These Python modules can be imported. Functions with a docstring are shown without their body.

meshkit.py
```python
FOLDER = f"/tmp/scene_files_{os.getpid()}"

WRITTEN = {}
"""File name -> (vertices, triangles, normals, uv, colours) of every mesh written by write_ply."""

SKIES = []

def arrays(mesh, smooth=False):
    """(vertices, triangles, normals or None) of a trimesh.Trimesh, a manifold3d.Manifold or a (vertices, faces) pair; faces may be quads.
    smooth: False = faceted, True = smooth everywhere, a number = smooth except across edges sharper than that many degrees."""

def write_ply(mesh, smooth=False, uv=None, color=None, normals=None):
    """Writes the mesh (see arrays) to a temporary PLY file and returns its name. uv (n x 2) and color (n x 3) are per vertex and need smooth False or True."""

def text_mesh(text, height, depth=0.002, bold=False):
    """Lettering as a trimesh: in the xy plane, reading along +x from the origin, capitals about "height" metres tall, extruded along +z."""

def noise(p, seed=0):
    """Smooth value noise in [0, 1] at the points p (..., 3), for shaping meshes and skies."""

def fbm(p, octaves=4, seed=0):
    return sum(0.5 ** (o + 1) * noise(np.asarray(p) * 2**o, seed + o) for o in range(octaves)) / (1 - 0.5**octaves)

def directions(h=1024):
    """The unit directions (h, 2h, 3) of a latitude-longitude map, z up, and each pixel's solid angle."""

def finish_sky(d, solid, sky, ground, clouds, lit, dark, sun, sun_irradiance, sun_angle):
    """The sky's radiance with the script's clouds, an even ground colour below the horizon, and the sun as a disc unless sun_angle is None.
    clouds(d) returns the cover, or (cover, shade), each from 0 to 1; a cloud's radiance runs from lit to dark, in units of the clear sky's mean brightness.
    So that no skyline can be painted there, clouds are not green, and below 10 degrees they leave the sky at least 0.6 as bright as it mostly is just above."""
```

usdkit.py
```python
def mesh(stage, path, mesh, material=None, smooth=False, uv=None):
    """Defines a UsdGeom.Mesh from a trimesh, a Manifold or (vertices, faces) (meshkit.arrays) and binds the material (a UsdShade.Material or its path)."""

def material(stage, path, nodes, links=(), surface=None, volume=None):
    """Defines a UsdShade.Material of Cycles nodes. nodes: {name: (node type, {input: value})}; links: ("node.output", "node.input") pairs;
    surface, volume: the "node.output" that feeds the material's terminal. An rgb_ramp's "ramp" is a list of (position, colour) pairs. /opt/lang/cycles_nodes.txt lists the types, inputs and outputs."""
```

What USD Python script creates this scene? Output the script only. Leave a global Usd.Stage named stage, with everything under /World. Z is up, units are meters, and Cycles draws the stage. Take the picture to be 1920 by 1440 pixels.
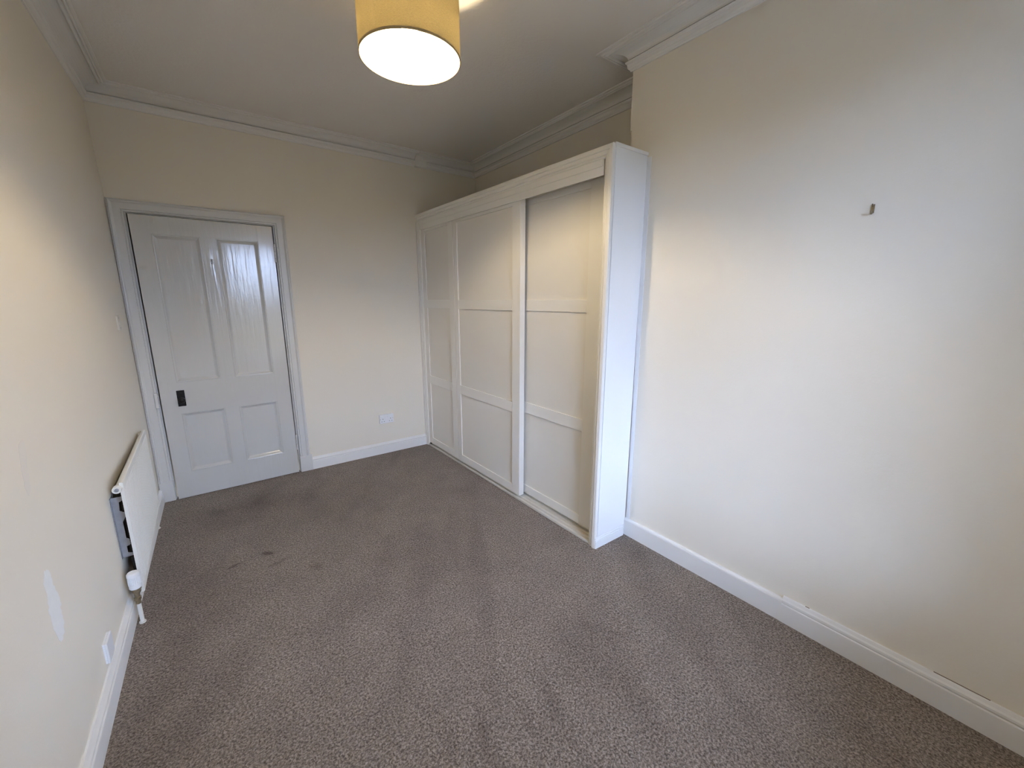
import math
import numpy as np
import trimesh
from shapely.geometry import Polygon, box as sbox
import usdkit
import meshkit
from pxr import Gf, Sdf, Usd, UsdGeom, UsdLux, UsdShade, Vt

stage = Usd.Stage.CreateInMemory()
UsdGeom.SetStageUpAxis(stage, "Z")
UsdGeom.SetStageMetersPerUnit(stage, 1.0)
world = UsdGeom.Xform.Define(stage, "/World")
stage.SetDefaultPrim(world.GetPrim())
UsdGeom.Scope.Define(stage, "/World/Looks")

# ------------------------------------------------------------------ camera
EXPOSURE = 0.46
F_PX, YAW, PITCH, ROLL = 764.32, 0.63465, -0.20289, -0.00198
EYE = (0.45251, -3.71246, 1.43444)
cam = UsdGeom.Camera.Define(stage, "/World/camera")
cy, sy, cp, sp, cr, sr = math.cos(YAW), math.sin(YAW), math.cos(PITCH), math.sin(PITCH), math.cos(ROLL), math.sin(ROLL)
fwd = np.array([sy * cp, cy * cp, sp])
rgt = np.array([cy, -sy, 0.0])
upv = np.cross(rgt, fwd)
rgt, upv = cr * rgt + sr * upv, -sr * rgt + cr * upv
cam.AddTransformOp().Set(Gf.Matrix4d(*rgt, 0, *upv, 0, *(-fwd), 0, *EYE, 1))
cam.CreateHorizontalApertureAttr(36.0)
cam.CreateVerticalApertureAttr(27.0)
cam.CreateFocalLengthAttr(36.0 * F_PX / 1920)
cam.CreateClippingRangeAttr(Gf.Vec2f(0.02, 200.0))
cam.CreateExposureAttr(EXPOSURE)

# ------------------------------------------------------------------ sky: overcast daylight behind the camera's window
SKY_STRENGTH = 10.4
SKY_COLOR = (0.70, 0.86, 1.29)
LAMP_STRENGTH = 870.0
LAMP_COLOR = (1.0, 0.80, 0.50)
dome = UsdLux.DomeLight.Define(stage, "/World/sky")
dome.CreateIntensityAttr(1.0)
sky_mat = usdkit.material(stage, "/World/Looks/overcast_sky", {
    "t": ("texture_coordinate", {}),
    "s": ("separate_xyz", {}),
    "r": ("map_range", {"range_type": "smoothstep", "from_min": -0.02, "from_max": 0.07, "to_min": 0.0, "to_max": 1.0, "clamp": True}),
    "n": ("noise_texture", {"scale": 2.2, "detail": 4.0}),
    "cl": ("mix", {"mix_type": "mix", "color1": tuple(0.86 * c for c in SKY_COLOR), "color2": tuple(1.14 * c for c in SKY_COLOR)}),
    "m": ("mix", {"mix_type": "mix", "color1": (0.10, 0.10, 0.09)}),
    "b": ("background_shader", {"strength": SKY_STRENGTH}),
}, [("t.generated", "s.vector"), ("s.z", "r.value"), ("t.generated", "n.vector"), ("n.fac", "cl.fac"), ("cl.color", "m.color2"),
    ("r.result", "m.fac"), ("m.color", "b.color")], surface="b.background")
UsdShade.MaterialBindingAPI.Apply(dome.GetPrim()).Bind(sky_mat)

# ------------------------------------------------------------------ materials
def look(name, nodes, links, surface="p.BSDF"):
    return usdkit.material(stage, "/World/Looks/" + name, nodes, links, surface=surface)

def paint(name, color, rough=0.5, spec=0.4, vary=0.03, scale=2.0, bump=0.0, bump_scale=200.0, stretch=(1, 1, 1), attr=None, attr_color=(1, 1, 1)):
    """Painted surface: faint mottling, fine relief; attr: a mesh primvar (0-1) that mixes in attr_color."""
    c = np.array(color)
    nodes = {
        "g": ("geometry", {}),
        "n": ("noise_texture", {"scale": scale, "detail": 4.0, "roughness": 0.6}),
        "m": ("mix", {"mix_type": "mix", "color1": tuple(c * (1 - vary)), "color2": tuple(np.minimum(c * (1 + vary), 0.95))}),
        "p": ("principled_bsdf", {"roughness": rough, "specular_ior_level": spec}),
    }
    links = [("g.position", "n.vector"), ("n.fac", "m.fac")]
    last = "m.color"
    if attr:
        nodes["a"] = ("attribute", {"attribute": attr})
        nodes["am"] = ("mix", {"mix_type": "mix", "color2": tuple(attr_color)})
        links += [(last, "am.color1"), ("a.fac", "am.fac")]
        last = "am.color"
    links.append((last, "p.base_color"))
    if bump:
        nodes["map"] = ("mapping", {"scale": tuple(float(s) for s in stretch)})
        nodes["bn"] = ("noise_texture", {"scale": bump_scale, "detail": 3.0})
        nodes["b"] = ("bump", {"strength": 1.0, "distance": bump})
        links += [("g.position", "map.vector"), ("map.vector", "bn.vector"), ("bn.fac", "b.height"), ("b.normal", "p.normal")]
    return look(name, nodes, links)

CREAM = (0.81, 0.755, 0.648)
WHITE = (0.80, 0.79, 0.76)
M_wall = paint("cream_wall_paint", CREAM, 0.7, 0.25, 0.02, 1.6, 0.0004, 120)
M_filler = paint("dried_wall_filler", (0.84, 0.84, 0.81), 0.85, 0.15, 0.04, 40.0, 0.0005, 150)
M_filler_faint = paint("painted_over_filler", (0.79, 0.74, 0.66), 0.8, 0.2, 0.02, 30.0)
M_ceiling = paint("ceiling_paint", (0.78, 0.75, 0.70), 0.85, 0.2, 0.02, 2.0, 0.0012, 60)
M_cornice = paint("cornice_paint", (0.80, 0.785, 0.75), 0.6, 0.3, 0.02, 3.0)
M_gloss = paint("white_gloss_woodwork", WHITE, 0.32, 0.5, 0.02, 6.0)
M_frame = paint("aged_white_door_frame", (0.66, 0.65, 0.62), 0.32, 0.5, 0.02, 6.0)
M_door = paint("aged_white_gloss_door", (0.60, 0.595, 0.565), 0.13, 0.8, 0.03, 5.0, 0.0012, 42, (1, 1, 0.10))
M_wardrobe = paint("wardrobe_lacquer", (0.80, 0.775, 0.71), 0.38, 0.45, 0.012, 4.0)
M_panel = paint("wardrobe_door_panel", (0.77, 0.735, 0.66), 0.42, 0.4, 0.012, 4.0)
M_sidepanel = paint("wardrobe_side_panel", (0.82, 0.82, 0.81), 0.45, 0.4, 0.01, 5.0, 0.0002, 60)
M_rad = paint("radiator_enamel", (0.80, 0.78, 0.71), 0.35, 0.45, 0.02, 8.0)
M_plastic = paint("white_plastic", (0.82, 0.83, 0.84), 0.3, 0.5, 0.01, 9.0)
M_plastic_dim = paint("switch_plastic", (0.68, 0.64, 0.56), 0.4, 0.4, 0.02, 9.0)
M_black = paint("black_lock_plate", (0.010, 0.009, 0.008), 0.42, 0.25, 0.3, 60.0)
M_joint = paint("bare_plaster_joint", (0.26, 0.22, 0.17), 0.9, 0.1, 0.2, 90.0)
M_fin_shade = paint("dusty_shaded_fins", (0.045, 0.043, 0.042), 0.8, 0.2, 0.3, 60.0)  # dusty grey taken near black: the shade behind the panel is in this colour
M_dark = paint("dark_slot", (0.03, 0.03, 0.035), 0.6, 0.3, 0.0, 9.0)
M_bind = paint("shade_binding_tape", (0.42, 0.32, 0.17), 0.8, 0.2, 0.05, 200.0)
M_brass = look("tarnished_brass", {"g": ("geometry", {}), "n": ("noise_texture", {"scale": 90.0, "detail": 3.0}), "m": ("mix", {"color1": (0.10, 0.08, 0.05), "color2": (0.42, 0.34, 0.22)}), "p": ("principled_bsdf", {"metallic": 0.8, "roughness": 0.4})},
               [("g.position", "n.vector"), ("n.fac", "m.fac"), ("m.color", "p.base_color")])
M_steel = look("galvanised_steel", {"g": ("geometry", {}), "n": ("noise_texture", {"scale": 40.0, "detail": 2.0}), "m": ("mix", {"color1": (0.30, 0.30, 0.31), "color2": (0.44, 0.44, 0.45)}), "p": ("principled_bsdf", {"metallic": 0.6, "roughness": 0.45})},
               [("g.position", "n.vector"), ("n.fac", "m.fac"), ("m.color", "p.base_color")])
M_alu = look("track_aluminium", {"g": ("geometry", {}), "n": ("noise_texture", {"scale": 25.0}), "m": ("mix", {"color1": (0.62, 0.58, 0.50), "color2": (0.72, 0.68, 0.60)}), "p": ("principled_bsdf", {"metallic": 0.15, "roughness": 0.4})},
             [("g.position", "n.vector"), ("n.fac", "m.fac"), ("m.color", "p.base_color")])
M_glass = look("window_glass", {"f": ("fresnel", {"IOR": 1.45}), "t": ("transparent_bsdf", {"color": (0.97, 0.985, 0.98)}), "g": ("glossy_bsdf", {"roughness": 0.0, "color": (1, 1, 1)}), "m": ("mix_closure", {})},
               [("f.fac", "m.fac"), ("t.BSDF", "m.closure1"), ("g.BSDF", "m.closure2")], surface="m.closure")
M_bulb = look("lit_bulb", {"e": ("emission", {"color": LAMP_COLOR, "strength": LAMP_STRENGTH})}, [], surface="e.emission")

def cloth(name, color, trans, weave, fac):
    return look(name, {
        "g": ("geometry", {}), "mp": ("mapping", {"scale": (1.0, 1.0, 3.0)}), "n": ("noise_texture", {"scale": weave, "detail": 4.0, "roughness": 0.7}),
        "m": ("mix", {"color1": tuple(0.70 * np.array(color)), "color2": tuple(np.minimum(1.25 * np.array(color), 0.95))}),
        "mt": ("mix", {"color1": tuple(0.62 * np.array(trans)), "color2": tuple(np.minimum(1.35 * np.array(trans), 0.98))}),
        "d": ("diffuse_bsdf", {}), "t": ("translucent_bsdf", {}), "x": ("mix_closure", {"fac": fac})},
        [("g.position", "mp.vector"), ("mp.vector", "n.vector"), ("n.fac", "m.fac"), ("n.fac", "mt.fac"), ("m.color", "d.color"), ("mt.color", "t.color"),
         ("d.BSDF", "x.closure1"), ("t.BSDF", "x.closure2")], surface="x.closure")
M_fabric = cloth("linen_shade_fabric", (0.42, 0.33, 0.17), (0.20, 0.162, 0.096), 150.0, 0.5)
M_lining = cloth("white_shade_lining", (0.86, 0.85, 0.82), (0.80, 0.74, 0.62), 300.0, 0.22)

M_carpet = look("twist_pile_carpet", {
    "g": ("geometry", {}),
    "v": ("noise_texture", {"scale": 132.0, "detail": 3.0, "roughness": 0.7, "distortion": 0.5}),
    "v2": ("voronoi_texture", {"scale": 120.0, "feature": "smooth_f1", "smoothness": 0.6}),
    "r": ("rgb_ramp", {"ramp": [(0.0, (0.075, 0.058, 0.045)), (0.38, (0.105, 0.082, 0.064)), (0.5, (0.222, 0.180, 0.145)), (0.62, (0.358, 0.300, 0.250)), (1.0, (0.455, 0.388, 0.33))]}),
    "n": ("noise_texture", {"scale": 5.0, "detail": 5.0, "roughness": 0.65}),
    "nr": ("map_range", {"from_min": 0.3, "from_max": 0.7, "to_min": 0.90, "to_max": 1.10, "clamp": True}),
    "a": ("attribute", {"attribute": "stain"}),
    "am": ("mix", {"mix_type": "multiply", "fac": 1.0}),
    "nm": ("mix", {"mix_type": "multiply", "fac": 1.0}),
    "bh": ("math", {"math_type": "multiply_add", "value2": -1.0}),
    "b": ("bump", {"strength": 0.8, "distance": 0.006}),
    "p": ("principled_bsdf", {"roughness": 0.95, "specular_ior_level": 0.1, "sheen_weight": 0.15, "sheen_roughness": 0.5}),
}, [("g.position", "v.vector"), ("g.position", "v2.vector"), ("v.fac", "r.fac"),
    ("r.color", "am.color1"), ("a.color", "am.color2"), ("am.color", "nm.color1"), ("g.position", "n.vector"), ("n.fac", "nr.value"), ("nr.result", "nm.color2"),
    ("nm.color", "p.base_color"), ("v2.distance", "bh.value1"), ("v.fac", "bh.value3"), ("bh.value", "b.height"), ("b.normal", "p.normal")])

# ------------------------------------------------------------------ scene tree helpers
used = {}
def numbered(path):
    n = used.get(path, 0)
    used[path] = n + 1
    return path if n == 0 else f"{path}_{n:03d}"

def obj(name, mesh, mat, parent=None, smooth=False, label=None):
    base = parent.GetPath().pathString if parent is not None else "/World"
    m = usdkit.mesh(stage, numbered(f"{base}/{name}"), mesh, mat, smooth=smooth)
    if label:
        m.GetPrim().SetCustomDataByKey("label", label)
    return m.GetPrim()

def tag(p, label, category, kind=None, group=None):
    p.SetCustomDataByKey("label", label)
    p.SetCustomDataByKey("category", category)
    if kind:
        p.SetCustomDataByKey("kind", kind)
    if group:
        p.SetCustomDataByKey("group", group)
    return p

def thing(name, label, category, loc=(0, 0, 0), rotz=0.0, kind=None):
    x = UsdGeom.Xform.Define(stage, numbered("/World/" + name))
    if any(loc):
        x.AddTranslateOp().Set(Gf.Vec3d(*map(float, loc)))
    if rotz:
        x.AddRotateZOp().Set(float(rotz))
    return tag(x.GetPrim(), label, category, kind)

# ------------------------------------------------------------------ mesh helpers
def bx(x0, x1, y0, y1, z0, z1, b=0.0):
    """Box; b > 0 chamfers every edge."""
    x0, x1 = min(x0, x1), max(x0, x1); y0, y1 = min(y0, y1), max(y0, y1); z0, z1 = min(z0, z1), max(z0, z1)
    if b <= 0:
        m = trimesh.creation.box([x1 - x0, y1 - y0, z1 - z0])
        m.apply_translation([(x0 + x1) / 2, (y0 + y1) / 2, (z0 + z1) / 2])
        return m
    b = min(b, 0.49 * min(x1 - x0, y1 - y0, z1 - z0))
    pts = []
    for X, sx in ((x0, 1), (x1, -1)):
        for Y, s2 in ((y0, 1), (y1, -1)):
            for Z, sz in ((z0, 1), (z1, -1)):
                pts += [(X, Y + s2 * b, Z + sz * b), (X + sx * b, Y, Z + sz * b), (X + sx * b, Y + s2 * b, Z)]
    return trimesh.convex.convex_hull(np.array(pts))

def cat(*ms):
    return trimesh.util.concatenate([m for m in ms if m is not None])

def prism(poly, h0, h1, axis="z"):
    """Shapely polygon extruded. axis z: (x,y)->z; y: polygon is (x,z), extruded along y; x: polygon is (y,z), extruded along x."""
    m = trimesh.creation.extrude_polygon(poly, h1 - h0, engine="earcut")
    v = m.vertices.copy(); v[:, 2] += h0
    if axis == "y":
        v = v[:, [0, 2, 1]]; m = trimesh.Trimesh(v, m.faces[:, ::-1], process=False)
    elif axis == "x":
        v = v[:, [2, 0, 1]]; m = trimesh.Trimesh(v, m.faces, process=False)
    else:
        m = trimesh.Trimesh(v, m.faces, process=False)
    return m

def sweep(profile, path, to3d, closed=False, segments=None):
    """Mitred sweep. profile: closed outline (u, w), u towards the left of the path's direction. to3d(px, py, w) -> xyz. One mesh per path segment."""
    P = np.array(path, float); n = len(P)
    seg = [(P[(i + 1) % n] - P[i]) for i in range(n if closed else n - 1)]
    nrm = [np.array([-s[1], s[0]]) / np.hypot(*s) for s in seg]
    mit = []
    for i in range(n):
        a = nrm[i - 1] if (closed or i > 0) else nrm[i]
        b = nrm[i] if i < len(nrm) else nrm[-1]
        if not closed and i == 0: a = b
        mit.append((a + b) / (1 + a @ b))
    prof = np.array(profile, float); k = len(prof)
    tri = trimesh.creation.triangulate_polygon(Polygon(prof), engine="earcut")
    cv, cf = np.array(tri[0]), np.array(tri[1])
    out = []
    for i in range(len(seg)):
        j = (i + 1) % n
        A = np.array([to3d(*(P[i] + mit[i] * u), w) for u, w in prof]); B = np.array([to3d(*(P[j] + mit[j] * u), w) for u, w in prof])
        v = list(A) + list(B); f = []
        for q in range(k):
            r = (q + 1) % k
            f += [(q, r, k + r), (q, k + r, k + q)]
        CA = [to3d(*(P[i] + mit[i] * u), w) for u, w in cv]; CB = [to3d(*(P[j] + mit[j] * u), w) for u, w in cv]
        o = len(v); v += CA; f += [tuple(o + x for x in t) for t in cf]
        o = len(v); v += CB; f += [tuple(o + x for x in t[::-1]) for t in cf]
        m = trimesh.Trimesh(np.array(v), np.array(f), process=False)
        m.merge_vertices(); m.fix_normals()
        out.append(m)
    return out

def tube(p0, p1, r, n=16, r1=None):
    p0, p1 = np.array(p0, float), np.array(p1, float); r1 = r if r1 is None else r1
    d = p1 - p0; L = np.linalg.norm(d); d /= L
    a = np.cross(d, [0, 0, 1.0] if abs(d[2]) < 0.9 else [1.0, 0, 0]); a /= np.linalg.norm(a); b = np.cross(d, a)
    t = np.arange(n) * 2 * np.pi / n
    ring = np.cos(t)[:, None] * a + np.sin(t)[:, None] * b
    v = np.vstack([p0 + r * ring, p1 + r1 * ring, [p0], [p1]])
    f = []
    for i in range(n):
        j = (i + 1) % n
        f += [(i, j, n + j), (i, n + j, n + i), (2 * n, j, i), (2 * n + 1, n + i, n + j)]
    m = trimesh.Trimesh(v, f, process=False); m.fix_normals(); return m

def lathe(profile, center, axis=(0, 0, 1), n=32):
    """profile: (r, h) list along axis from center; closed with end discs where r = 0."""
    d = np.array(axis, float); d /= np.linalg.norm(d)
    a = np.cross(d, [0, 0, 1.0] if abs(d[2]) < 0.9 else [1.0, 0, 0]); a /= np.linalg.norm(a); b = np.cross(d, a)
    t = np.arange(n) * 2 * np.pi / n
    ring = np.cos(t)[:, None] * a + np.sin(t)[:, None] * b
    v = np.vstack([np.array(center) + max(r, 1e-5) * ring + h * d for r, h in profile])
    f = []
    for k in range(len(profile) - 1):
        for i in range(n):
            j = (i + 1) % n
            f += [(k * n + i, k * n + j, (k + 1) * n + j), (k * n + i, (k + 1) * n + j, (k + 1) * n + i)]
    m = trimesh.Trimesh(v, f, process=False); m.merge_vertices(); m.fix_normals(); return m

def grid_primvar(prim, name, values, color=False):
    pv = UsdGeom.PrimvarsAPI(prim).CreatePrimvar(name, Sdf.ValueTypeNames.Color3fArray if color else Sdf.ValueTypeNames.FloatArray, "vertex")
    pv.Set(Vt.Vec3fArray.FromNumpy(np.asarray(values, np.float32)) if color else Vt.FloatArray.FromNumpy(np.asarray(values, np.float32)))

def sstep(x, a, b):
    t = np.clip((x - a) / (b - a), 0, 1); return t * t * (3 - 2 * t)

# ------------------------------------------------------------------ room dimensions
W, WA, YB = 2.4034, 2.7372, -2.1373        # breast face, alcove wall, breast corner
YF, H = -4.15, 2.7015                      # window wall, ceiling
def xl(y): return 0.019 + 0.0105 * y       # the left wall is not quite square to the back wall

# ------------------------------------------------------------------ floor (carpet) with stains as a primvar
def floor_mesh():
    xs, ys = np.arange(-0.02, WA + 0.03, 0.0125), np.arange(YF - 0.02, 0.045, 0.0125)
    X, Y = np.meshgrid(xs, ys, indexing="ij")
    nx, ny = X.shape
    P = np.stack([X, Y, 0 * X], -1)
    i = np.arange(nx * ny).reshape(nx, ny)
    q = np.stack([i[:-1, :-1], i[1:, :-1], i[1:, 1:], i[:-1, 1:]], -1).reshape(-1, 4)
    wx = X + 0.16 * (meshkit.fbm(P * 5 + 3, 4, 1) - 0.5); wy = Y + 0.16 * (meshkit.fbm(P * 5 + 9, 4, 2) - 0.5)
    fine = meshkit.fbm(P * 22, 4, 5)
    def blob(cx, cy_, rx, ry, rot, amount, soft=0.6, warp=1.0):
        ux, uy = X + (wx - X) * warp, Y + (wy - Y) * warp
        c, s = math.cos(rot), math.sin(rot)
        a = ((ux - cx) * c + (uy - cy_) * s) / rx; b = (-(ux - cx) * s + (uy - cy_) * c) / ry
        return amount * (1 - sstep(np.hypot(a, b), 1 - soft, 1.05))
    dark = 0 * X
    dark += blob(0.45, -0.50, 0.42, 0.30, 0.2, 0.26, 0.8)            # worn area by the door
    dark += blob(0.36, -0.42, 0.10, 0.06, 0.5, 0.16, 0.8)
    dark += blob(0.20, -1.35, 0.24, 0.8, 0.1, 0.22, 0.9)             # along the radiator
    dark += blob(0.12, -2.3, 0.20, 0.9, 0.0, 0.16, 0.9)
    dark += blob(1.2, -0.75, 0.55, 0.5, 0.4, 0.06, 0.9)
    dark += blob(0.563, -1.160, 0.052, 0.028, -0.6, 0.7, 0.7, 0.35)   # small stains
    dark += blob(0.615, -1.300, 0.10, 0.024, 0.4, 0.36, 0.8, 0.35)
    dark += blob(0.40, -1.185, 0.06, 0.010, 0.35, 0.55, 0.6, 0.1)
    dark += blob(0.76, -1.47, 0.04, 0.05, 0.8, 0.3, 0.8, 0.5)
    dark += blob(0.30, -1.38, 0.07, 0.010, 0.8, 0.18, 0.8, 0.3)
    for cx, cy_, rx_, ry_, rot, amt in ((1.285, -2.80, 0.040, 0.17, -0.12, 0.40), (1.25, -2.98, 0.022, 0.13, 0.15, 0.30), (1.185, -2.80, 0.030, 0.15, -0.15, 0.26), (1.035, -2.74, 0.048, 0.15, -0.10, 0.36),
                                        (1.015, -2.92, 0.040, 0.10, 0.0, 0.34), (0.935, -2.74, 0.030, 0.12, -0.12, 0.26), (0.78, -2.79, 0.045, 0.14, -0.1, 0.28), (1.70, -2.72, 0.030, 0.22, 0.42, 0.16), (1.83, -2.55, 0.03, 0.2, 0.45, 0.14)):
        dark += blob(cx, cy_, rx_, ry_, rot, 0.62 * amt, 0.95, 0.6)                # trodden pile
    dark += blob(2.30, -2.45, 0.12, 0.16, 0.0, 0.18, 0.9)
    dark += 0.10 * sstep(meshkit.fbm(np.stack([X * 2.2 + 0.7 * Y, Y * 1.3, 0 * X], -1) + 4, 4, 7), 0.52, 0.75)
    lane = meshkit.fbm(np.stack([(X - 0.55 * Y) * 5.0, (Y + 0.55 * X) * 1.1, 0 * X], -1), 4, 11)
    dark += 0.16 * sstep(lane, 0.5, 0.8)
    dark *= 0.75 + 0.5 * fine
    dark = np.clip(dark, 0, 0.8)
    tint = np.stack([1 - 0.92 * dark, 1 - 1.0 * dark, 1 - 1.03 * dark], -1)
    return P.reshape(-1, 3), q, tint.reshape(-1, 3)
fv, fq, ftint = floor_mesh()
floor = obj("floor", (fv, fq), M_carpet)
grid_primvar(floor, "stain", ftint, True)
tag(floor, "mottled taupe twist pile carpet with stains near the door", "floor", "structure")

# ------------------------------------------------------------------ walls and ceiling
tag(obj("ceiling", bx(-0.3, WA + 0.3, YF - 0.55, 0.3, H, H + 0.15), M_ceiling), "plain matt ceiling around the lampshade", "ceiling", "structure")

def wall_left_mesh():
    ys, zs = [YF - 0.3, -1.6, -0.8, 0.15], [-0.05, 2.1, 2.6, H + 0.05]
    lean = lambda y, z: -0.010 * np.clip((z - 2.1) / 0.5, 0, 1) * np.clip((y + 1.6) / 1.6, 0, 1)
    F = [(xl(y) + lean(y, z), y, z) for y in ys for z in zs]; B = [(-0.15, y, z) for y in ys for z in zs]
    n = len(F); nz = len(zs); f = []
    def quad(a, b, c, d): f.extend([(a, b, c), (a, c, d)])
    for r in range(len(ys) - 1):
        for c in range(nz - 1):
            a = r * nz + c
            quad(a, a + nz, a + nz + 1, a + 1); quad(n + a, n + a + 1, n + a + nz + 1, n + a + nz)
        for c in (0, nz - 1):
            a = r * nz + c; quad(a, n + a, n + a + nz, a + nz)
    for r in (0, len(ys) - 1):
        for c in range(nz - 1):
            a = r * nz + c; quad(a, a + 1, n + a + 1, n + a)
    m = trimesh.Trimesh(np.array(F + B), np.array(f), process=False); m.fix_normals(); return m
wl = obj("wall_left", wall_left_mesh(), M_wall)
tag(wl, "cream left wall with white filler patches near the radiator", "wall", "structure")
def filler(strokes, seed, mat, parent):
    """A thin skim of filler: an irregular raised patch on the left wall; strokes are (y, z) to (y, z) of a given half width."""
    from shapely.geometry import LineString
    from shapely import union_all
    p = union_all([LineString([a, b]).buffer(r, quad_segs=24) for a, b, r in strokes]); radius = strokes[0][2]
    c = np.array(p.segmentize(0.004).exterior.coords)[:-1]; ctr = c.mean(0)
    k = meshkit.fbm(np.stack([c[:, 0] * 30, c[:, 1] * 30, 0 * c[:, 0] + seed], -1), 4, seed) - 0.5
    k2 = meshkit.fbm(np.stack([c[:, 0] * 110, c[:, 1] * 110, 0 * c[:, 0]], -1), 3, seed + 5) - 0.5
    d = c - ctr; d /= np.linalg.norm(d, axis=1, keepdims=True)
    c = c + d * (k * radius * 0.9 + k2 * radius * 0.7)[:, None]
    m = prism(Polygon(c).buffer(0), 0.0, 1.0, "x")
    v = m.vertices.copy(); v[:, 0] = xl(v[:, 1]) + np.where(v[:, 0] > 0.5, 0.00025, -0.002)
    obj("filler_patch", trimesh.Trimesh(v, m.faces, process=False), mat, parent)
filler([((-2.112, 0.660), (-2.110, 0.61), 0.030), ((-2.112, 0.60), (-2.116, 0.535), 0.040), ((-2.116, 0.56), (-2.108, 0.500), 0.034)], 3, M_filler, wl)
filler([((-2.058, 1.035), (-2.072, 0.985), 0.024), ((-2.072, 0.985), (-2.085, 0.935), 0.020)], 8, M_filler_faint, wl)

back_hole = sbox(0.100, -0.2, 0.942, 1.992)
tag(obj("wall_back", cat(prism(sbox(-0.1, -0.05, WA + 0.15, H + 0.05).difference(back_hole), 0.0, 0.12, "y"), bx(-0.1, WA + 0.15, 0.118, 0.16, -0.05, H + 0.05)), M_wall),  # rear slab added across the doorway to keep sky light out of the gap
    "cream wall around the panelled door", "wall", "structure")

def breast():
    r, c = 0.020, []
    for k in range(7):
        a = math.pi / 2 + k / 6 * math.pi / 2
        c.append((W + r + r * math.cos(a), YB - r + r * math.sin(a)))
    low = Polygon([(W + 0.5, YF - 0.3), (W + 0.5, YB), *c, (W, YF - 0.3)])
    high = Polygon([(W + 0.5, YF - 0.3), (W + 0.5, YB), (W + 0.003, YB), (W, YB - 0.003), (W, YF - 0.3)])
    return cat(prism(low, -0.05, 2.322), prism(high, 2.322, H + 0.05))
tag(obj("wall_right", breast(), M_wall, smooth=35), "broad cream chimney breast wall lit by daylight", "wall", "structure")
tag(obj("wall_alcove", bx(WA, WA + 0.15, YB - 0.05, 0.15, -0.05, H + 0.05), M_wall), "shaded cream alcove wall above the wardrobe", "wall", "structure")

WX0, WX1, WZ0, WZ1 = 0.92, 2.00, 0.48, 2.36
front = sbox(-0.15, -0.05, WA + 0.15, H + 0.05).difference(sbox(WX0, WZ0, WX1, WZ1))
tag(obj("wall_front", prism(front, YF - 0.50, YF, "y"), M_wall), "cream wall that holds the window", "wall", "structure")

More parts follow.
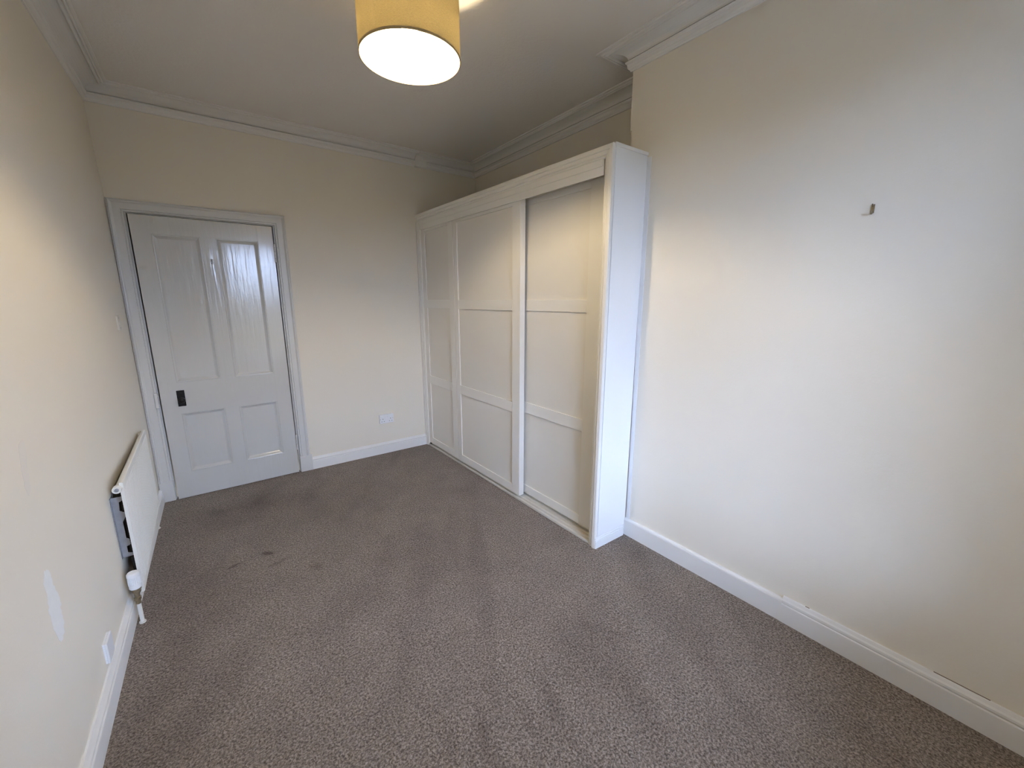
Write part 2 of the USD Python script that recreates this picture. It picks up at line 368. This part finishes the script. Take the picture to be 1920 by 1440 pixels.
# ------------------------------------------------------------------ window behind the camera
win = thing("window_1", "white sash window that lets the daylight in", "window", kind="structure")
yw = YF - 0.38
obj("frame", cat(bx(WX0, WX0 + 0.05, yw - 0.10, yw + 0.04, WZ0, WZ1, .004), bx(WX1 - 0.05, WX1, yw - 0.10, yw + 0.04, WZ0, WZ1, .004), bx(WX0 + 0.05, WX1 - 0.05, yw - 0.10, yw + 0.04, WZ1 - 0.04, WZ1, .004), bx(WX0 + 0.05, WX1 - 0.05, yw - 0.10, yw + 0.04, WZ0, WZ0 + 0.03, .004)), M_gloss, win)
zm = (WZ0 + WZ1) / 2
for (z0, z1, y) in ((zm - 0.02, WZ1 - 0.04, yw - 0.06), (WZ0 + 0.03, zm + 0.02, yw)):
    x0, x1 = WX0 + 0.05, WX1 - 0.05
    s = obj("sash", cat(bx(x0, x0 + 0.045, y - 0.04, y, z0, z1, .003), bx(x1 - 0.045, x1, y - 0.04, y, z0, z1, .003), bx(x0 + .045, x1 - .045, y - 0.04, y, z0, z0 + 0.04, .003), bx(x0 + .045, x1 - .045, y - 0.04, y, z1 - 0.04, z1, .003)), M_gloss, win)
    obj("pane", bx(x0 + 0.04, x1 - 0.04, y - 0.022, y - 0.018, z0 + 0.035, z1 - 0.035), M_glass, win)
obj("sill", bx(WX0 - 0.04, WX1 + 0.04, yw + 0.041, YF + 0.03, WZ0 - 0.03, WZ0 + 0.006, .004), M_gloss, win)

# ------------------------------------------------------------------ cornice
ZC = 2.6065
cornice_profile = ([(0, 0), (0.008, 0), (0.010, 0.006), (0.016, 0.0105), (0.020, 0.015), (0.022, 0.032), (0.028, 0.037), (0.031, 0.0435), (0.009, 0.0445), (0.009, 0.0560)]
                   + [(0.090 - 0.0715 * math.cos(t), 0.0545 + 0.0355 * math.sin(t)) for t in np.linspace(0, math.pi / 2, 9)]
                   + [(0.0905, 0.0835), (0.0935, 0.0800), (0.0980, 0.0785), (0.1025, 0.0800), (0.1050, 0.0870), (0.1080, 0.0875), (0.1095, 0.0830), (0.1140, 0.0805), (0.1180, 0.0825), (0.1200, 0.0895),
                      (0.1235, 0.0898), (0.1245, 0.0865), (0.1360, 0.0880), (0.1370, 0.0950), (0.1370, H - ZC + 0.004), (0, H - ZC + 0.004)])
cornice_profile = [(u, ZC + w) for u, w in cornice_profile]
XC = 0.004
cpath = [(XC, 0.0), (XC, YF), (W, YF), (W, YB), (WA, YB), (WA, 0.0)]   # room outline; reversed below so that the room lies on the left
cseg = sweep(cornice_profile, cpath, lambda x, y, w: (x, y, w), closed=True)
for m, lab in zip(cseg, ["moulded plaster cornice above the radiator wall", "moulded plaster cornice above the window", "moulded plaster cornice along the chimney breast",
                         "short return of plaster cornice at the chimney breast corner", "shaded plaster cornice in the alcove above the wardrobe", "plaster cornice above the panelled door"]):
    tag(obj("trim_1" if not used.get("/World/trim_1") else f"trim_{len([k for k in used if k.startswith('/World/trim_')]) + 1}", m, M_cornice), lab, "cornice", "structure")
blk = [(0, ZC - 0.004), (0.034, ZC - 0.003), (0.037, ZC + 0.010), (0.039, ZC + 0.052), (0.046, ZC + 0.066), (0.066, ZC + 0.078), (0.088, ZC + 0.080), (0.092, ZC + 0.074), (0.108, ZC + 0.073), (0.141, ZC + 0.078), (0.143, H + 0.003), (0, H + 0.003)]
m = sweep(blk, [(2.205, 0.0), (2.100, 0.0)], lambda x, y, w: (x, y, w))[0]
tag(obj("trim_7", m, M_cornice), "plain boxed patch on the cornice near the wardrobe", "cornice patch", "structure")

# ------------------------------------------------------------------ baseboards
def sk_mould(h, t):
    return [(0, 0.0), (t, 0.0), (t, h - 0.036), (t - 0.001, h - 0.033), (t - 0.005, h - 0.032), (t - 0.005, h - 0.028), (t - 0.002, h - 0.024), (t - 0.003, h - 0.016), (t - 0.008, h - 0.010), (t - 0.011, h - 0.004), (t - 0.013, h), (0, h)]
sk_plain = [(0, 0.0), (0.020, 0.0), (0.020, 0.096), (0.0185, 0.102), (0.015, 0.106), (0.010, 0.1075), (0, 0.1075)]
m = sweep(sk_mould(0.110, 0.0200), [(xl(-0.03), -0.03), (xl(YF), YF)], lambda x, y, w: (x, y, w))[0]
tag(obj("baseboard_left", m, M_gloss), "white moulded skirting board below the radiator", "skirting board", "structure")
m = sweep(sk_mould(0.107, 0.020), [(2.10, 0.0), (1.031, 0.0)], lambda x, y, w: (x, y, w))[0]
tag(obj("baseboard_back", m, M_gloss), "white moulded skirting board between the door and the wardrobe", "skirting board", "structure")
br = thing("baseboard_right", "long white skirting board along the chimney breast", "skirting board", kind="structure")
obj("board", sweep(sk_plain, [(W, -3.140), (W, -2.262)], lambda x, y, w: (x, y, w))[0], M_gloss, br, label="plain square board with a rounded top")
obj("board", sweep(sk_mould(0.121, 0.022), [(W, YF), (W, -3.1405)], lambda x, y, w: (x, y, w))[0], M_gloss, br, label="taller board with a moulded top")
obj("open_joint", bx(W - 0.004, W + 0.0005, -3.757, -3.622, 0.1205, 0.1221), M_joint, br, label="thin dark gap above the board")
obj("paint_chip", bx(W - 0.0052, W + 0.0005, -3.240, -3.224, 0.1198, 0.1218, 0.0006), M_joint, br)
m = sweep(sk_mould(0.112, 0.016), [(xl(YF) + 0.02, YF), (W - 0.02, YF)], lambda x, y, w: (x, y, w))[0]
tag(obj("baseboard_front", m, M_gloss), "white skirting board under the window", "skirting board", "structure")

# ------------------------------------------------------------------ door frame
fr = thing("trim_8", "white moulded door architrave with plinth blocks", "door frame", kind="structure")
arch = [(0, 0), (0, 0.013), (0.003, 0.016), (0.009, 0.0165), (0.012, 0.0135), (0.014, 0.0135), (0.016, 0.019), (0.050, 0.019), (0.054, 0.021), (0.059, 0.0265), (0.064, 0.0275), (0.068, 0.025), (0.071, 0.019), (0.073, 0.0195), (0.0755, 0.016), (0.0755, 0)]
apath = [(0.100, 0.150), (0.100, 1.993), (0.940, 1.993), (0.940, 0.138)]
for m in sweep(arch, apath, lambda x, z, w: (x, -w, z)):
    obj("architrave", m, M_frame, fr)
obj("plinth_block", bx(0.0225, 0.104, -0.027, 0.0, 0, 0.150, 0.003), M_frame, fr)
obj("plinth_block", bx(0.936, 1.032, -0.026, 0.0, 0, 0.138, 0.003), M_frame, fr)
obj("lining", cat(bx(0.094, 0.1085, -0.002, 0.118, 0, 1.998), bx(0.931, 0.944, 0.004, 0.118, 0, 1.998), bx(0.094, 0.944, 0.004, 0.118, 1.988, 2.0)), M_frame, fr)
obj("lock_keep", cat(bx(0.086, 0.104, -0.036, -0.012, 0.700, 0.808, 0.002), bx(0.1035, 0.110, -0.034, -0.014, 0.716, 0.726), bx(0.1035, 0.110, -0.034, -0.014, 0.782, 0.792)), M_frame, fr, label="white painted keep of the rim lock")

# ------------------------------------------------------------------ door (ajar by two degrees, hinged on its far side)
HX, HY = 0.924, -0.018
door = thing("door_1", "white four panelled door with a black knob, slightly ajar", "door", (HX, HY, 0), 1.2, "structure")
def dx(x): return x - HX
DT, Z0, Z1 = 0.040, 0.006, 1.981
XL, XR = dx(0.118), dx(0.921)
cols = [(dx(0.217), dx(0.475)), (dx(0.563), dx(0.821))]
rows = [(0.868, 1.866), (0.198, 0.643)]
def dbox(x0, x1, z0, z1): return bx(x0, x1, 0, DT, z0, z1, 0.0003)
obj("stile", dbox(XL, cols[0][0], Z0, Z1), M_door, door)
obj("stile", dbox(cols[1][1], XR, Z0, Z1), M_door, door)
obj("rail", dbox(cols[0][0], cols[1][1], rows[0][1], Z1), M_door, door)
obj("rail", dbox(cols[0][0], cols[1][1], rows[1][1], rows[0][0]), M_door, door)
obj("rail", dbox(cols[0][0], cols[1][1], Z0, rows[1][0]), M_door, door)
obj("muntin", dbox(cols[0][1], cols[1][0], rows[0][0], rows[0][1]), M_door, door)
obj("muntin", dbox(cols[0][1], cols[1][0], rows[1][0], rows[1][1]), M_door, door)
dm = [(0, 0.022), (0.0, 0.0035), (0.0015, 0.0035), (0.0022, 0.0005), (0.005, 0.000), (0.009, 0.002), (0.013, 0.007), (0.017, 0.012), (0.022, 0.0160), (0.0265, 0.0186), (0.0265, 0.022)]
for (z0, z1) in rows:
    for (x0, x1) in cols:
        pn = obj("panel", bx(x0, x1, 0.0185, 0.032, z0, z1), M_door, door)
        obj("panel_moulding", cat(*sweep(dm, [(x0, z0), (x1, z0), (x1, z1), (x0, z1)], lambda x, z, w: (x, w, z), closed=True)), M_door, pn, smooth=40)
lp = obj("lock_plate", bx(dx(0.207), dx(0.252), -0.004, 0.002, 0.695, 0.810, 0.0015), M_black, door, label="black rectangular lock plate")
obj("knob", lathe([(0, 0.0), (0.014, 0.0), (0.014, 0.003), (0.008, 0.006), (0.008, 0.022), (0.013, 0.026), (0.019, 0.032), (0.021, 0.040), (0.019, 0.048), (0.012, 0.053), (0, 0.0545)], (dx(0.232), -0.003, 0.745), (0, -1, 0), 28), M_black, lp, smooth=True, label="black door knob")
obj("keyhole_cover", lathe([(0, 0.0), (0.007, 0.0), (0.007, 0.002), (0, 0.003)], (dx(0.230), -0.004, 0.788), (0, -1, 0), 16), M_black, lp)
for (z0, z1) in ((0.205, 0.338), (1.722, 1.855)):
    n = 5; hz = (z1 - z0) / n
    hg = obj("hinge", cat(*[tube((0.0, -0.006, z0 + k * hz + 0.0012), (0.0, -0.006, z0 + (k + 1) * hz - 0.0012), 0.0065, 14) for k in range(n)]), M_frame, door, smooth=40)
    obj("hinge_pin", tube((0.0, -0.006, z0 - 0.004), (0.0, -0.006, z1 + 0.004), 0.0040, 10), M_brass, hg)
hk = obj("coat_hook", cat(bx(dx(0.517), dx(0.529), -0.003, 0.001, 1.690, 1.722, 0.001), tube((dx(0.523), -0.002, 1.712), (dx(0.523), -0.022, 1.706), 0.003, 8), tube((dx(0.523), -0.021, 1.706), (dx(0.523), -0.028, 1.718), 0.003, 8),
         tube((dx(0.523), -0.002, 1.698), (dx(0.523), -0.014, 1.690), 0.0028, 8), tube((dx(0.523), -0.0135, 1.690), (dx(0.523), -0.019, 1.697), 0.0028, 8)), M_steel, door, label="small metal coat hook")

# ------------------------------------------------------------------ radiator on the left wall
rad = thing("radiator", "cream ribbed panel radiator with a thermostatic valve, low on the left wall beside the door", "radiator")
RY0, RY1, RX0, RX1, RZ0, RZ1 = -1.375, -0.440, 0.0665, 0.0575, 0.121, 0.661
def rx(y): return RX0 + (RX1 - RX0) * (y - RY0) / (RY1 - RY0)
def radiator_panel():
    n = 28; pitch = (RY1 - RY0) / n
    yy, off = [RY0], [0.0]
    for k in range(n):
        y = RY0 + k * pitch
        for a, o in ((0.14, 0.0), (0.30, -0.0065), (0.70, -0.0065), (0.86, 0.0)):
            yy.append(y + a * pitch); off.append(o)
    yy.append(RY1); off.append(0.0)
    yy, off = np.array(yy), np.array(off)
    zz = [(RZ0, -0.004, 0), (RZ0 + 0.004, 0.0, 0), (RZ0 + 0.028, 0, 0), (RZ0 + 0.045, 0, 1), (RZ1 - 0.045, 0, 1), (RZ1 - 0.028, 0, 0), (RZ1 - 0.004, 0.0, 0), (RZ1, -0.004, 0)]
    v = []
    for z, e, k in zz:
        for y, o in zip(yy, off): v.append((rx(y) + e + o * k, y, z))
    n1 = len(yy); m = len(zz)
    f = []
    for r in range(m - 1):
        for c in range(n1 - 1):
            a = r * n1 + c; f.append((a, a + 1, a + n1 + 1, a + n1))
    base = len(v)
    for z in (RZ0, RZ1):
        for y in (RY0, RY1): v.append((rx(y) - 0.013, y, z))
    b = [base, base + 1, base + 2, base + 3]
    tris = []
    for q in f: tris += [(q[0], q[1], q[2]), (q[0], q[2], q[3])]
    tris += [(b[0], b[2], b[3]), (b[0], b[3], b[1])]
    for c in range(n1 - 1): tris += [(c + 1, c, b[0] if c < n1 // 2 else b[1])]
    tris += [(n1 // 2, b[0], b[1])]
    t0 = (m - 1) * n1
    for c in range(n1 - 1): tris += [(t0 + c, t0 + c + 1, b[2] if c < n1 // 2 else b[3])]
    tris += [(t0 + n1 // 2, b[3], b[2])]
    for r in range(m - 1):
        tris += [(r * n1, (r + 1) * n1, b[0] if r < m // 2 else b[2]), ((r + 1) * n1 + n1 - 1, r * n1 + n1 - 1, b[1] if r < m // 2 else b[3])]
    tris += [((m // 2) * n1, b[2], b[0]), ((m // 2) * n1 + n1 - 1, b[1], b[3])]
    return trimesh.Trimesh(np.array(v), np.array(tris), process=False)
obj("panel", radiator_panel(), M_rad, rad, smooth=25)
for zc_ in (RZ0 + 0.026, RZ1 - 0.026):
    obj("header_pipe", tube((rx(RY0) - 0.018, RY0 + 0.004, zc_), (rx(RY1) - 0.018, RY1 - 0.004, zc_), 0.0125, 16), M_rad, rad, smooth=40)
for ye, s in ((RY0, -1), (RY1, 1)):
    c = (rx(ye) - 0.021, ye + s * -0.004, RZ1 - 0.026)
    pl = obj("plug", lathe([(0, 0), (0.0165, 0), (0.0165, 0.018), (0.0150, 0.022), (0.0105, 0.023), (0.0105, 0.0205), (0, 0.0205)], c, (0, s, 0), 24), M_rad, rad, smooth=35)
    obj("bleed_screw", lathe([(0, 0), (0.0075, 0), (0.0075, 0.004), (0.0045, 0.005), (0.0045, 0.003), (0, 0.003)], (c[0], c[1] + s * 0.0205, c[2]), (0, s, 0), 16), M_steel if s < 0 else M_rad, pl, smooth=35)
obj("fin_block", bx(rx(0.5 * (RY0 + RY1)) - 0.030, rx(0.5 * (RY0 + RY1)) - 0.0135, -1.308, RY1 - 0.03, RZ0 + 0.05, RZ1 - 0.055, 0.002), M_fin_shade, rad, label="dusty convector fins behind the panel, with the shade there painted into their colour")  # solid block, painted dark for the shade between panel and wall
for yb in (-1.318, -0.56):
    xw, xp = xl(yb + 0.036) + 0.0006, rx(yb) - 0.0135
    prof = [(-0.0, 0.0), (0.0, 0.0)]
    xh = xw + 0.55 * (xp - xw)
    web = Polygon([(xw, 0.285), (xw, 0.578), (xp - 0.001, 0.578), (xp - 0.001, 0.562), (xh, 0.552), (xh - 0.003, 0.512), (xh + 0.012, 0.500), (xh + 0.012, 0.478), (xh, 0.455), (xh, 0.378), (xh + 0.010, 0.368), (xh + 0.010, 0.342), (xh - 0.004, 0.335), (xh - 0.004, 0.305), (xp - 0.006, 0.298), (xp - 0.006, 0.285)])
    obj("bracket", cat(prism(web, yb, yb + 0.0025, "y"), bx(xw, xw + 0.002, yb - 0.012, yb + 0.034, 0.285, 0.578)), M_steel, rad, label="galvanised wall bracket")
vx, vy = 0.046, RY0 - 0.048
vb = obj("valve_body", cat(lathe([(0, 0.100), (0.010, 0.100), (0.010, 0.118), (0.013, 0.119), (0.013, 0.132), (0.010, 0.134), (0.011, 0.158), (0.0145, 0.160), (0.0145, 0.170), (0.012, 0.173), (0.012, 0.180), (0, 0.180)], (vx, vy, 0), (0, 0, 1), 20),
                   tube((vx, vy, 0.147), (rx(RY0) - 0.018, RY0 + 0.006, 0.147), 0.0095, 16), tube((vx, vy + 0.014, 0.147), (vx, vy + 0.026, 0.147), 0.013, 6)), M_brass, rad, smooth=30, label="tarnished brass valve body")
def valve_cap():
    n, prof = 48, [(0.0, 0.178), (0.019, 0.178), (0.0215, 0.182), (0.0215, 0.196), (0.0225, 0.198), (0.0225, 0.202), (0.0225, 0.232), (0.0220, 0.236), (0.0235, 0.240), (0.0225, 0.250), (0.017, 0.256), (0.0, 0.257)]
    m = lathe(prof, (vx, vy, 0), (0, 0, 1), n)
    v = m.vertices.copy(); dxy = v[:, :2] - [vx, vy]; a = np.arctan2(dxy[:, 1], dxy[:, 0])
    on = (v[:, 2] > 0.2005) & (v[:, 2] < 0.234)
    k = np.where(on, 1 - 0.09 * (np.cos(a * 24) < 0), 1)
    v[:, :2] = [vx, vy] + dxy * k[:, None]
    return trimesh.Trimesh(v, m.faces, process=False)
obj("valve_cap", valve_cap(), M_plastic, vb, smooth=25, label="white ribbed thermostatic cap")
obj("feed_pipe", cat(tube((vx, vy, -0.002), (vx, vy, 0.104), 0.0078, 16), tube((vx, vy, 0.0), (vx, vy, 0.006), 0.0125, 16)), M_rad, rad, smooth=40, label="white painted feed pipe into the carpet")
wy2 = RY1 - 0.005
vx2 = 0.032
vb2 = obj("lockshield_valve", cat(lathe([(0, 0.130), (0.010, 0.130), (0.010, 0.150), (0.012, 0.152), (0.012, 0.172), (0.013, 0.174), (0.012, 0.195), (0.008, 0.199), (0, 0.199)], (vx2, wy2, 0), (0, 0, 1), 18)), M_plastic, rad, smooth=30)
obj("return_pipe", cat(tube((vx2, wy2, -0.002), (vx2, wy2, 0.134), 0.0075, 14), tube((vx2, wy2, 0.0), (vx2, wy2, 0.006), 0.012, 14)), M_rad, rad, smooth=40)

# ------------------------------------------------------------------ small boxes and plates on the walls
yb0, yb1 = -1.823, -1.742
xb = xl(-1.782)
sk = thing("wall_socket", "white wall socket plate on the left wall just above the skirting", "wall socket")
obj("back_box", bx(xb - 0.001, xb + 0.005, yb0 + 0.001, yb1 - 0.001, 0.132, 0.212, 0.001), M_plastic, sk)
obj("face_plate", bx(xb + 0.005, xb + 0.0125, yb0, yb1, 0.131, 0.213, 0.002), M_plastic, sk)

ls = thing("light_switch", "faded light switch on the left wall beside the door frame", "light switch")
ys0, ys1 = -0.372, -0.290
xs_ = xl(-0.33)
obj("switch_plate", bx(xs_ - 0.001, xs_ + 0.007, ys0, ys1, 1.262, 1.348, 0.002), M_plastic_dim, ls)
obj("rocker", bx(xs_ + 0.0065, xs_ + 0.0105, -0.337, -0.325, 1.293, 1.317, 0.001), M_plastic_dim, ls)
for zs_ in (1.276, 1.334):
    obj("screw", tube((xs_ + 0.006, -0.331, zs_), (xs_ + 0.0075, -0.331, zs_), 0.003, 10), M_dark, ls)

ps = thing("power_socket", "white double power socket on the back wall near the wardrobe", "power socket")
SX0, SX1, SZ0, SZ1 = 1.632, 1.765, 0.296, 0.380
obj("back_box", bx(SX0 + 0.001, SX1 - 0.001, -0.014, 0.001, SZ0 + 0.001, SZ1 - 0.001, 0.001), M_plastic, ps)
obj("face_plate", bx(SX0, SX1, -0.021, -0.0142, SZ0, SZ1, 0.002), M_plastic, ps)
for xc_ in (SX0 + 0.054, SX1 - 0.054):
    obj("rocker", bx(xc_ - 0.0055, xc_ + 0.0055, -0.0245, -0.0205, SZ1 - 0.031, SZ1 - 0.012, 0.0012), M_plastic, ps)
for xc_ in (SX0 + 0.030, SX1 - 0.030):
    obj("pin_slots", cat(bx(xc_ - 0.0022, xc_ + 0.0022, -0.0214, -0.0205, SZ0 + 0.038, SZ0 + 0.047), bx(xc_ - 0.0145, xc_ - 0.008, -0.0214, -0.0205, SZ0 + 0.017, SZ0 + 0.0215), bx(xc_ + 0.008, xc_ + 0.0145, -0.0214, -0.0205, SZ0 + 0.017, SZ0 + 0.0215)), M_dark, ps)
for xc_ in (SX0 + 0.008, SX1 - 0.008):
    obj("screw", tube((xc_, -0.0200, (SZ0 + SZ1) / 2), (xc_, -0.0216, (SZ0 + SZ1) / 2), 0.0028, 10), M_steel, ps)

wh = thing("picture_hook", "tiny brass picture hook high on the bare chimney breast wall", "picture hook")
hy, hz_ = -3.230, 1.749
obj("nail_plate", bx(W - 0.0025, W + 0.001, hy - 0.005, hy + 0.005, hz_ - 0.014, hz_ + 0.016, 0.0008), M_brass, wh)
obj("nail", tube((W - 0.001, hy, hz_ + 0.010), (W - 0.013, hy, hz_ + 0.015), 0.0022, 8), M_brass, wh)
obj("hook", cat(tube((W - 0.001, hy, hz_ - 0.012), (W - 0.010, hy, hz_ - 0.016), 0.0030, 8), tube((W - 0.0098, hy, hz_ - 0.0165), (W - 0.014, hy, hz_ - 0.006), 0.0030, 8)), M_brass, wh)

# ------------------------------------------------------------------ wardrobe
wd = thing("fitted_wardrobe", "cream white fitted wardrobe with three sliding panelled doors, filling the alcove", "wardrobe")
YN = -2.262
def warp(m):
    """From wardrobe frame (a = distance from the back wall, d = depth behind the front, z) to the room: the old carcass leans and rakes a little."""
    v = np.array(m.vertices)
    a, d, z = v[:, 0], v[:, 1], v[:, 2]
    t = a / -YN
    xf = 2.088 + t * (0.028 + 0.014 * np.clip(z, 0, 2.2) / 2.18)
    zz = z + 0.016 * (1 - t) * np.clip(z / 2.18, 0, 1.1) ** 6
    out = trimesh.Trimesh(np.stack([xf + d, -a, zz], -1), m.faces[:, ::-1].copy(), process=False)
    return out
def wbox(a0, a1, d0, d1, z0, z1, b=0.0012): return warp(bx(a0, a1, d0, d1, z0, z1, b))
def deep(x, y): return x - (2.088 + (-y / -YN) * 0.042)
AN = -YN
# trim around the opening: near post and fascia are mitred, the far post butts under the fascia
wt = [(0, 0.020), (0, 0.002), (0.002, 0.0), (0.020, 0.0), (0.022, 0.001), (0.0235, 0.005), (0.026, 0.0055), (0.0365, 0.0045), (0.040, 0.0055), (0.042, 0.009), (0.0435, 0.0115), (0.046, 0.0105), (0.050, 0.0095), (0.053, 0.0105), (0.0555, 0.013), (0.056, 0.022)]
TZ = 2.182
tr = sweep(wt, [(AN, 0.0), (AN, TZ), (0.002, TZ)], lambda a, z, w: (a, w, z))
trim_post, trim_fascia = tr
obj("post", warp(trim_post), M_wardrobe, wd)
obj("fascia", warp(trim_fascia), M_wardrobe, wd)
tr2 = sweep([(-u, w) for u, w in wt][::-1], [(0.002, 0.0), (0.002, TZ - 0.0565)], lambda a, z, w: (a, w, z))
obj("post", warp(tr2[0]), M_wardrobe, wd)
obj("pelmet", cat(wbox(0.060, AN - 0.0625, 0.0125, 0.0195, 2.050, 2.1255), wbox(0.060, AN - 0.0665, 0.0095, 0.0125, 2.092, 2.1255, 0.0008)), M_wardrobe, wd)
obj("top_track", cat(wbox(0.06, AN - 0.03, 0.069, 0.073, 2.06, 2.12, 0), wbox(0.06, AN - 0.03, 0.128, 0.132, 2.03, 2.126, 0), wbox(0.06, AN - 0.03, 0.0195, 0.125, 2.120, 2.126, 0)), M_alu, wd)
obj("bottom_track", cat(wbox(0.058, AN - 0.054, 0.012, 0.130, -0.004, 0.005, 0.001), wbox(0.058, AN - 0.054, 0.010, 0.017, 0.003, 0.018, 0.002), wbox(0.058, AN - 0.054, 0.017, 0.027, 0.003, 0.008, 0.001), wbox(0.058, AN - 0.054, 0.041, 0.044, 0.003, 0.016, 0.001), wbox(0.058, AN - 0.054, 0.070, 0.078, 0.003, 0.016, 0.001), wbox(0.058, AN - 0.054, 0.104, 0.107, 0.003, 0.016, 0.001)), M_alu, wd)
def slider(a0, a1, d, th, sl, sr_):
    """Sliding door between a0 and a1 (distance from the back wall): stiles, rails and panels."""
    zb, zt = 0.030, 2.108
    g = 0.0085
    dr = obj("door", wbox(a0 + 0.02, a1 - 0.02, d + g + 0.002, d + th - 0.004, zb + 0.02, zt - 0.02), M_panel, wd)
    obj("stile", wbox(a0, a0 + sl, d, d + th, zb, zt, 0.0015), M_wardrobe, dr)
    obj("stile", wbox(a1 - sr_, a1, d, d + th, zb, zt, 0.0015), M_wardrobe, dr)
    zs = [(zb, 0.092), (0.646, 0.722), (1.363, 1.436), (2.030, zt)]
    for r0, r1 in zs:
        obj("rail", wbox(a0 + sl, a1 - sr_, d + 0.001, d + th, r0, r1, 0.0012), M_wardrobe, dr)
    for (p0, p1) in zip(zs[:-1], zs[1:]):
        obj("panel", wbox(a0 + sl, a1 - sr_, d + g, d + g + 0.006, p0[1], p1[0], 0.0), M_panel, dr)
slider(0.050, 0.6395, 0.022, 0.042, 0.072, 0.083)
slider(0.6425, 1.519, 0.022, 0.042, 0.058, 0.086)
slider(1.290, 2.166, 0.088, 0.034, 0.086, 0.117)
sd = obj("side_panel", warp(bx(AN - 0.018, AN, 0.020, W - 2.128 - 0.0005, 0, TZ - 0.012, 0.001)), M_sidepanel, wd, label="pale white end panel")
obj("edge_strip", warp(bx(AN - 0.0005, AN + 0.0045, 0.021, 0.041, 0.070, TZ - 0.012, 0.0015)), M_sidepanel, sd)
obj("side_cap", warp(bx(AN - 0.03, AN + 0.006, 0.018, W - 2.128 - 0.0005, TZ - 0.012, TZ + 0.005, 0.002)), M_sidepanel, sd)
obj("side_skirting", warp(cat(bx(AN - 0.001, AN + 0.010, 0.002, W - 2.128 - 0.021, 0, 0.046, 0.001), bx(AN - 0.001, AN + 0.0085, 0.002, W - 2.128 - 0.021, 0.0465, 0.056, 0.002), bx(AN - 0.001, AN + 0.0055, 0.002, W - 2.128 - 0.012, 0.0565, 0.068, 0.002))), M_sidepanel, sd)
obj("scribe_strip", bx(W - 0.003, W + 0.0005, YN - 0.026, YN + 0.001, 0.108, TZ - 0.02, 0.001), M_sidepanel, sd)
obj("top_board", warp(bx(0.004, AN - 0.02, 0.020, 0.640, TZ - 0.03, TZ - 0.012)), M_wardrobe, wd)

# ------------------------------------------------------------------ pendant lamp
LX, LY, LZ, LR, LH = 1.2023, -2.0400, 2.3426, 0.190, 0.225
lamp = thing("pendant_lamp", "lit pendant lamp with a gold beige linen drum shade", "lamp", (LX, LY, 0))
def drum(r, z0, z1, n=128, inward=False):
    t = np.arange(n) * 2 * np.pi / n
    v = np.vstack([np.stack([r * np.cos(t), r * np.sin(t), 0 * t + z0], -1), np.stack([r * np.cos(t), r * np.sin(t), 0 * t + z1], -1)])
    f = []
    for i in range(n):
        j = (i + 1) % n
        f += [(i, j, n + j), (i, n + j, n + i)]
    return trimesh.Trimesh(v, np.array(f)[:, ::-1] if inward else f, process=False)
sh = obj("shade", drum(LR, LZ, LZ + LH), M_fabric, lamp, smooth=True)
obj("lining", drum(LR - 0.0015, LZ + 0.001, LZ + LH - 0.001, inward=True), M_lining, sh, smooth=True)
def ring(r0, r1, z0, z1): return lathe([(r0, z0), (r1, z0), (r1, z1), (r0, z1), (r0, z0)], (0, 0, 0), (0, 0, 1), 128)
obj("rim", ring(LR - 0.0022, LR + 0.0009, LZ - 0.001, LZ + 0.0065), M_bind, sh, smooth=35)
obj("rim", ring(LR - 0.0035, LR + 0.0006, LZ + LH - 0.004, LZ + LH + 0.001), M_bind, sh, smooth=35)
zt = LZ + LH - 0.012
obj("spider", cat(ring(0.021, 0.024, zt - 0.003, zt + 0.001), *[tube((0.022 * math.cos(a), 0.022 * math.sin(a), zt), ((LR - 0.003) * math.cos(a), (LR - 0.003) * math.sin(a), zt + 0.008), 0.0016, 8) for a in (0.5, 0.5 + 2.094, 0.5 + 4.189)]), M_plastic, lamp, smooth=35)
ZBULB = 2.447
obj("lamp_holder", lathe([(0, zt + 0.045), (0.012, zt + 0.045), (0.016, zt + 0.030), (0.017, zt + 0.004), (0.021, zt + 0.003), (0.021, zt - 0.004), (0.016, zt - 0.006), (0.015, ZBULB + 0.050), (0, ZBULB + 0.050)], (0, 0, 0), (0, 0, 1), 24), M_plastic, lamp, smooth=35)
bp = [(0.0, ZBULB - 0.030)] + [(0.030 * math.sin(a), ZBULB - 0.030 * math.cos(a)) for a in np.linspace(0.25, 1.95, 9)] + [(0.0, ZBULB + 0.0112)]
obj("bulb", lathe(bp, (0, 0, 0), (0, 0, 1), 20), M_bulb, lamp, smooth=True, label="glowing bulb")
obj("bulb_base", lathe([(0, ZBULB + 0.012), (0.0283, ZBULB + 0.0115), (0.0265, ZBULB + 0.022), (0.018, ZBULB + 0.038), (0.0135, ZBULB + 0.046), (0.0135, ZBULB + 0.053), (0, ZBULB + 0.053)], (0, 0, 0), (0, 0, 1), 24), M_plastic, lamp, smooth=35)
obj("flex", tube((0, 0, zt + 0.043), (0, 0, H - 0.016), 0.0035, 10), M_plastic, lamp, smooth=40)
obj("ceiling_rose", lathe([(0, H - 0.022), (0.012, H - 0.022), (0.030, H - 0.018), (0.042, H - 0.008), (0.045, H + 0.0005), (0, H + 0.0005)], (0, 0, 0), (0, 0, 1), 32), M_plastic, lamp, smooth=35)
